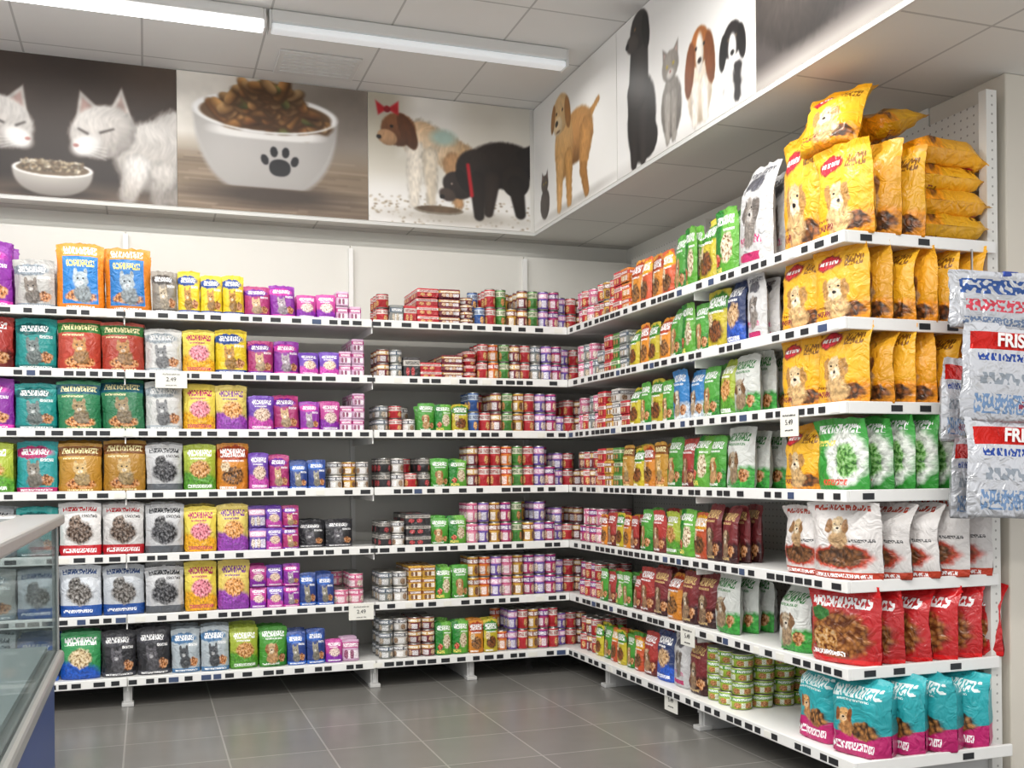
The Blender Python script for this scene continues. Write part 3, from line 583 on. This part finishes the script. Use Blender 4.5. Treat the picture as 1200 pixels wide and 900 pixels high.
def mount(cv,side,a,name='wall_poster'):
    """side B: a = left X on the back face; side R: a = far Y on the right face"""
    cv.blur(2)
    ny,nx=cv.ny,cv.nx;u=np.linspace(0,cv.w,nx);v=np.linspace(cv.h,0,ny);U,Vv=np.meshgrid(u,v)
    z=ZS+.018+Vv*(ZC-ZS-.024)/cv.h
    if side=='B': Pp=np.stack([a+U,np.full_like(U,YF-.012),z],-1)
    else: Pp=np.stack([np.full_like(U,XF-.012),a-U,z],-1)
    Pp=Pp.reshape(-1,3);I=np.arange(ny*nx).reshape(ny,nx)
    q=np.stack([I[1:,:-1],I[1:,1:],I[:-1,1:],I[:-1,:-1]],-1).reshape(-1,4)
    e=empty(name)
    me=bpy.data.meshes.new('print');me.from_pydata(Pp.tolist(),[],q.tolist())
    ca=me.color_attributes.new('Col','FLOAT_COLOR','POINT');c=np.clip(cv.c,0,1);c=np.where(c<=.04045,c/12.92,((c+.055)/1.055)**2.4)
    ca.data.foreach_set('color',np.concatenate([c.reshape(-1,3),np.ones((ny*nx,1))],1).astype(np.float32).ravel())
    me.materials.append(M_pr);link(bpy.data.objects.new('print',me),e)
    z0,z1=ZS+.016,ZC-.004
    b=(a,YF-.0115,z0,a+cv.w,YF-.0005,z1) if side=='B' else (XF-.0115,a-cv.w,z0,XF-.0005,a,z1)
    boxes('board',[b],M_pe,e)
HT=.80
# 1 kittens sharing a bowl
def kitten(c,hx,hy,s,f=1):
    # f=+1: crouching with body to the right, face turned down to the left
    X=lambda d:hx+d*s*f
    Y=lambda d:hy+d*s
    c.ell(X(.66),Y(.14),.42*s,.34*s,'#d2cec9',c2='#86807a',fur=.12,sh=.5,soft=.16)
    c.ell(X(.72),Y(.3),.27*s,.24*s,'#cbc6c0',c2='#8a837c',fur=.1,sh=.5,soft=.2)
    c.ell(X(.34),Y(.2),.27*s,.27*s,'#dad6d1',c2='#a09992',fur=.1,sh=.35,soft=.2)
    c.cap(X(.24),Y(.28),.1*s,X(.17),Y(.5),.07*s,'#dcd8d3',fur=.5,c2='#aaa39c',soft=.03)
    c.cap(X(.42),Y(.32),.1*s,X(.4),Y(.51),.075*s,'#c6c1bb',fur=.5,c2='#958e87',soft=.03)
    c.cap(X(.62),Y(.44),.08*s,X(.5),Y(.5),.065*s,'#b9b3ad',fur=.5,c2='#8f8881',soft=.03)
    c.ear(X(.03),Y(-.1),X(.13),Y(-.31),X(.21),Y(-.05),'#cbc5bf','#ab948c')
    c.ear(X(-.19),Y(-.04),X(-.16),Y(-.26),X(-.02),Y(-.13),'#c2bcb6','#b2948c')
    c.ell(X(0),Y(.04),.24*s,.2*s,'#dfdbd6',c2='#aea7a1',fur=.08,sh=.35,rot=-24*f,soft=.14)
    c.ell(X(-.12),Y(.15),.11*s,.075*s,'#ece9e5',soft=.5,sh=.2,rot=-28*f)
    c.ell(X(-.19),Y(.155),.02*s,.013*s,'#b07a74',soft=.5)
    c.cap(X(-.17),Y(.03),.007*s,X(-.11),Y(.06),.009*s,'#4a4440',soft=.014,sh=0);c.cap(X(-.02),Y(.045),.009*s,X(.07),Y(.01),.007*s,'#4a4440',soft=.014,sh=0)
    for k in range(4): c.cap(X(-.16),Y(.15+.012*k),.0012,X(.02),Y(.16+.03*k),.0008,'#f4f2ef',soft=.007,sh=0)
c=Cv(1.14,HT,'#251d19');c.ell(.6,.25,.8,.4,'#3c312a',soft=1.4,sh=0);c.ell(1.35,.05,.35,.22,'#52443a',soft=1.4,sh=0);c.ell(.1,.0,.3,.2,'#43372f',soft=1.4,sh=0);c.rect(-.3,.92,2,1.2,'#66574a',soft=.14,c2='#54473b')
kitten(c,.93,.47,.95,1);kitten(c,.27,.46,.9,-1)
c.ell(.60,.97,.29,.03,'#2a211b',soft=.9,sh=0)
c.clip=(c.Y>.80).astype(float);c.ell(.60,.80,.26,.19,'#efece7',c2='#9c958d',sh=.35,pw=2.3,tex=.02);c.clip=None
c.ell(.60,.80,.26,.06,'#f2f0ec',sh=.1,tex=0);c.ell(.60,.80,.235,.045,'#6c5c49',sh=0)
for k in range(170): c.ell(.60+random.uniform(-.2,.2),.775+random.uniform(-.03,.035)+.0,.017,.011,random.choice(['#b8a88c','#6b5a48','#d8cdb8','#9a8468']),soft=.6,rot=random.uniform(0,180),sh=.8)
mount(c,'B',-.955)
c=Cv(1.0,HT,'#8f7a62');c.ell(.6,.5,.4,.38,'#c9a878',fur=.06);c.ell(.25,.5,.1,.25,'#8a6238',fur=.06);c.ell(.95,.5,.1,.25,'#8a6238',fur=.06);c.ell(.6,.64,.18,.14,'#efe6d6',fur=.05);c.ell(.6,.58,.06,.045,'#1a1512',sh=.8);c.ell(.46,.42,.035,.035,'#1a1512');c.ell(.74,.42,.035,.035,'#1a1512')
mount(c,'B',-1.96)
# 2 bowl of biscuits
c=Cv(1.115,HT,'#d3cdc2');c.ell(.1,.1,.7,.5,'#e6e1d8',soft=1.4,sh=0);c.rect(.7,-.3,2,.62,'#968d83',soft=.8);c.ell(1.25,.2,.4,.4,'#7f766d',soft=1.3,sh=0)
c.rect(-.4,.54,2,1.3,'#85745f',soft=.2,c2='#6f5e4d')
for k in range(60):
    y=.58+k*.0075;x0=random.uniform(-.2,1);c.cap(x0,y,.002,x0+random.uniform(.3,.9),y+random.uniform(-.01,.01),.004,random.choice(['#6b5948','#93816f','#75634f','#5f4e40','#a08e7c']),soft=.018,sh=0)
c.ell(.68,.87,.5,.08,'#3c3027',soft=1.0,sh=0)
c.clip=np.clip((c.Y-.255)/.01,0,1)*np.clip((.82-c.Y)/.012,0,1);c.ell(.635,.2,.525,.68,'#f8f7f5',c2='#a9a5a1',sh=.12,pw=2.5,tex=.01)
c.put(np.clip((((c.X-.635)/.525)**2+((c.Y-.2)/.68)**2<1)*np.clip((c.X-.85)/.35,0,1)*.38,0,1),'#8d8884',np.ones_like(c.X));c.put(np.clip((((c.X-.635)/.525)**2+((c.Y-.2)/.68)**2<1)*np.clip((.32-c.X)/.25,0,1)*.3,0,1),'#9a958f',np.ones_like(c.X));c.clip=None
c.ell(.635,.255,.528,.15,'#fbfaf9',sh=.05,tex=0);c.ell(.635,.262,.48,.122,'#6b4f34',sh=.2)
for k in range(80):
    lay=k/80;yy=.345-lay*.30;half=.42*(1-(lay**1.5)*.66);xx=.635+random.uniform(-half,half)+.01
    cc=random.choice([('#cfa064','#8a5c30'),('#b8854c','#70481f'),('#dcb988','#a2784a'),('#a87442','#60391a'),('#8c8c4a','#50552a'),('#c98f52','#7d4c22'),('#bd9766','#7a5630')])
    r=random.uniform(-70,70);w_=random.uniform(.065,.1);hh=random.uniform(.032,.044);c.ell(xx+.006,yy+.011,w_*1.06,hh*1.12,'#4a3018',rot=r,soft=.6,sh=0);c.ell(xx,yy,w_,hh,cc[0],rot=r,c2=cc[1],soft=.16,tex=.5,sh=.5,pw=2.8)
ry=((c.X-.635)/.48)**2+((c.Y-.262)/.122)**2
c.clip=(c.Y>.285)*np.clip((ry-1)*7,0,1)*np.clip((1.0-(((c.X-.635)/.528)**2+((c.Y-.255)/.15)**2))*20+1,0,1);c.ell(.635,.255,.528,.15,'#f4f3f1',sh=.05,tex=0)
c.clip=(c.Y>.30)*np.clip((((c.X-.635)/.528)**2+((c.Y-.255)/.15)**2-1)*8,0,1);c.ell(.635,.4,.40,.05,'#efedea',sh=.0,tex=0,pw=3,soft=.3);c.clip=None
c.ell(.73,.655,.078,.064,'#15151a',tex=.02,sh=0,pw=2.3)
for dx,dy,r in((-.11,-.055,-20),(-.043,-.118,-6),(.043,-.118,6),(.11,-.055,20)): c.ell(.73+dx,.655+dy,.027,.04,'#15151a',tex=.02,sh=0,rot=r)
mount(c,'B',.187)
# 3 puppies at a tray
c=Cv(1.06,HT,'#dedad0');c.rect(-.3,-.3,.4,.5,'#b9b3a2',soft=.5);c.rect(.3,-.2,.75,.42,'#eceae4',soft=.2);c.rect(.8,-.2,1.5,.35,'#d3cfc4',soft=.4);c.rect(-.4,.7,2,1.3,'#eeedea',soft=.2,c2='#dcd9d4')
for k in range(150): c.ell(random.uniform(-.02,1.33),random.uniform(.78,1.0),random.uniform(.006,.016),.006,random.choice(['#a8977c','#7d6c54','#c4b8a4','#beb6aa']),soft=.9,sh=0)
c.ell(.75,.93,.5,.05,'#b9b4aa',soft=1.2,sh=0)
c.cap(.42,.3,.13,.72,.46,.14,'#e4dac9',fur=.6,c2='#c8a67c',soft=.03);c.ell(.42,.34,.16,.15,'#d2b088',fur=.06,c2='#e4d6c0');c.ell(.6,.3,.1,.06,'#a9c2b8',soft=.8,sh=0)
c.cap(.37,.42,.075,.36,.84,.038,'#e8e0d2',fur=.5,soft=.025);c.cap(.49,.46,.065,.5,.82,.035,'#d8ccb8',fur=.5,soft=.025);c.cap(.68,.5,.085,.72,.82,.04,'#b98f64',fur=.5,soft=.025)
c.ell(.24,.27,.14,.13,'#8a5834',fur=.06,c2='#5c371f');c.ell(.31,.28,.06,.15,'#5b351d',fur=.06,rot=-24);c.ell(.15,.34,.08,.06,'#b98f68',fur=.05,rot=20);c.ell(.085,.34,.02,.016,'#19110d');c.ell(.185,.25,.013,.012,'#140d0a',sh=0)
c.ear(.15,.12,.06,.06,.08,.17,'#b81c28');c.ear(.15,.12,.24,.05,.24,.16,'#c4222e');c.ell(.15,.12,.026,.026,'#8f1420')
c.ell(1.08,.48,.3,.19,'#2b2320',rot=-6,fur=.05,sh=.7,c2='#120e0d');c.cap(1.25,.38,.04,1.36,.3,.02,'#1c1614');c.ell(.86,.53,.16,.16,'#2e2622',fur=.05,sh=.6,c2='#15100f')
c.cap(.88,.62,.07,.89,.9,.042,'#1d1714',sh=.6);c.cap(1.0,.6,.07,.97,.87,.038,'#2a211d',sh=.6);c.ell(1.2,.6,.12,.13,'#211a17',sh=.6);c.cap(1.2,.62,.07,1.24,.86,.045,'#1d1714',sh=.6)
c.ell(.72,.67,.13,.105,'#2a211e',fur=.05,sh=.6,rot=20);c.ell(.63,.75,.07,.05,'#453730',rot=20,sh=.4,soft=.3);c.ell(.585,.77,.02,.016,'#050404');c.ell(.76,.63,.045,.1,'#120f0d',rot=-30,fur=.04);c.ell(.665,.66,.01,.009,'#9a8c80',sh=0)
c.cap(.8,.5,.016,.83,.74,.018,'#b81a26');c.ell(.56,.88,.2,.035,'#8f8574',sh=.3);c.ell(.56,.873,.18,.026,'#5f4c38',sh=0,tex=.6)
mount(c,'B',1.305)
# 4 labrador puppy on white
c=Cv(1.26,HT,'#e9e8e4');c.ell(.85,.96,.6,.035,'#bdbab4',soft=1.2,sh=0)
c.cap(1.05,.44,.045,1.28,.34,.02,'#b98648',fur=.4);c.ell(.88,.48,.3,.2,'#c6945a',fur=.05,c2='#96683a',sh=.4);c.ell(.64,.48,.18,.25,'#d6ad74',fur=.05,c2='#b5854c')
c.cap(.56,.6,.08,.54,.93,.046,'#d0a268',fur=.4);c.cap(.73,.6,.075,.74,.93,.045,'#b98a50',fur=.4);c.cap(1.06,.52,.13,1.0,.76,.065,'#b5834a',fur=.4);c.cap(1.0,.76,.06,1.06,.93,.045,'#a5753f',fur=.4)
c.ell(.58,.22,.165,.15,'#dcb680',fur=.04);c.ell(.53,.3,.085,.07,'#e8cfa6',fur=.03,soft=.3);c.ell(.5,.275,.03,.022,'#1a1412');c.ell(.72,.25,.055,.13,'#a06e38',rot=-12,fur=.04);c.ell(.43,.22,.04,.11,'#a06e38',rot=14,fur=.04);c.ell(.5,.2,.013,.012,'#17100c');c.ell(.62,.2,.013,.012,'#17100c');c.ell(.53,.345,.04,.008,'#6a4a34',soft=.6)
c.ell(.24,.83,.1,.12,'#57504a',fur=.08);c.ell(.24,.67,.075,.07,'#635b54',fur=.06);c.ear(.17,.66,.185,.57,.235,.62,'#4c4540','#8a7068');c.ear(.25,.62,.3,.57,.31,.66,'#4c4540','#8a7068');c.ell(.215,.665,.01,.008,'#b8a23c');c.ell(.265,.665,.01,.008,'#b8a23c')
mount(c,'R',6.34)
# 5 line-up: black dog, kitten, spaniel, puppy
c=Cv(1.34,HT,'#ebeae7');c.rect(-.3,.95,2,1.1,'#d5d3cf',soft=.1)
c.ell(.36,.7,.2,.28,'#2c2827',fur=.04,sh=.6,c2='#121010');c.ell(.45,.86,.13,.12,'#1f1b1b',fur=.04,sh=.6);c.cap(.26,.5,.1,.25,.96,.045,'#24201f',sh=.7);c.cap(.38,.55,.09,.38,.96,.045,'#2c2726',sh=.7);c.cap(.34,.2,.12,.32,.5,.14,'#332e2c',sh=.8)
c.ell(.34,.12,.13,.12,'#2e2928',fur=.03,sh=.5);c.ell(.24,.18,.09,.06,'#48403d',rot=16,sh=.5,soft=.2);c.ell(.165,.17,.024,.02,'#040404');c.ell(.43,.16,.05,.12,'#141212',rot=-10,fur=.03);c.ell(.28,.1,.014,.011,'#8a6238')
c.ell(.76,.76,.13,.19,'#8a847c',fur=.07,c2='#66605a');c.cap(.71,.7,.045,.71,.95,.032,'#a39d95',fur=.5);c.cap(.79,.7,.045,.79,.95,.032,'#979189',fur=.5);c.ear(.66,.5,.655,.38,.735,.44,'#77706a','#b49a92');c.ear(.77,.44,.85,.38,.845,.5,'#77706a','#b49a92');c.ell(.75,.51,.105,.095,'#928b83',fur=.05);c.ell(.75,.56,.045,.03,'#c9c4bd',soft=.5);c.ell(.71,.505,.014,.012,'#b8a040');c.ell(.79,.505,.014,.012,'#b8a040');c.ell(.75,.545,.012,.008,'#a06a64')
c.ell(1.1,.78,.14,.19,'#e9dccb',fur=.06,c2='#c9b59c');c.cap(1.05,.75,.045,1.04,.95,.034,'#efe6da',fur=.4);c.cap(1.15,.75,.045,1.16,.95,.034,'#e6dccf',fur=.4);c.ell(1.1,.53,.105,.115,'#a8642f',fur=.03);c.ell(1.1,.57,.045,.12,'#f0e9df',fur=.02,soft=.3);c.ell(.985,.63,.055,.16,'#7c4420',rot=8,fur=.06);c.ell(1.215,.63,.055,.16,'#7c4420',rot=-8,fur=.06);c.ell(1.1,.61,.022,.016,'#1c1310');c.ell(1.06,.53,.012,.011,'#140e0c');c.ell(1.15,.53,.012,.011,'#140e0c')
c.ell(1.45,.82,.13,.14,'#e9e7e4',fur=.06);c.cap(1.4,.8,.04,1.4,.95,.032,'#eceae6',fur=.4);c.cap(1.5,.8,.04,1.5,.95,.032,'#2a2728',fur=.4);c.ell(1.45,.63,.1,.1,'#272324',fur=.03);c.ell(1.45,.68,.04,.085,'#f1efec',fur=.02,soft=.3);c.ell(1.355,.67,.04,.1,'#171516',fur=.04,rot=8);c.ell(1.545,.67,.04,.1,'#171516',fur=.04,rot=-8);c.ell(1.45,.7,.02,.015,'#0c0a0a');c.ell(1.41,.62,.01,.01,'#6a5a4a');c.ell(1.49,.62,.01,.01,'#6a5a4a')
mount(c,'R',5.075)
# 6 grey cat close-up being stroked
c=Cv(1.1,HT,'#46403e');c.ell(.45,.4,.55,.5,'#6a635e',fur=.08,sh=.5,c2='#3f3936');c.ell(.35,.35,.08,.05,'#b8a23c',sh=.3);c.ell(.35,.35,.025,.045,'#0c0b0a',sh=0);c.ell(.7,.5,.12,.08,'#8c847d',fur=.05);c.ell(.78,.48,.03,.022,'#b87078')
c.cap(1.4,.75,.16,1.0,.62,.1,'#d9aa9c',soft=.03)
for k in range(4): c.cap(1.02,.56+k*.05,.035,.84,.6+k*.07,.026,'#dfb2a4',soft=.02)
c.rect(-.2,.92,2,1.1,'#a09a94',soft=.1)
mount(c,'R',3.73)
c=Cv(1.1,HT,'#ddd8cd');c.ell(.6,.55,.4,.35,'#b98a52',fur=.06);c.ell(.6,.62,.15,.12,'#efe6d6',fur=.04);c.ell(.6,.58,.05,.04,'#1a1512')
mount(c,'R',2.62)
# ------------------------------------------------------------------ camera
cd=bpy.data.cameras.new('camera');cd.sensor_width=36;cd.lens=36*1223.4/1200;cd.shift_y=(554.8-450)/1200;cd.clip_start=.05
cam=bpy.data.objects.new('camera',cd);link(cam)
cam.matrix_world=Matrix.Translation((0,0,H))@Matrix.Rotation(-TH,4,'Z')@Matrix.Rotation(math.pi/2,4,'X')@Matrix.Rotation(-.0092,4,'Z')
sc.camera=cam
sc.view_settings.view_transform='Standard';sc.view_settings.look='None';sc.view_settings.exposure=.08
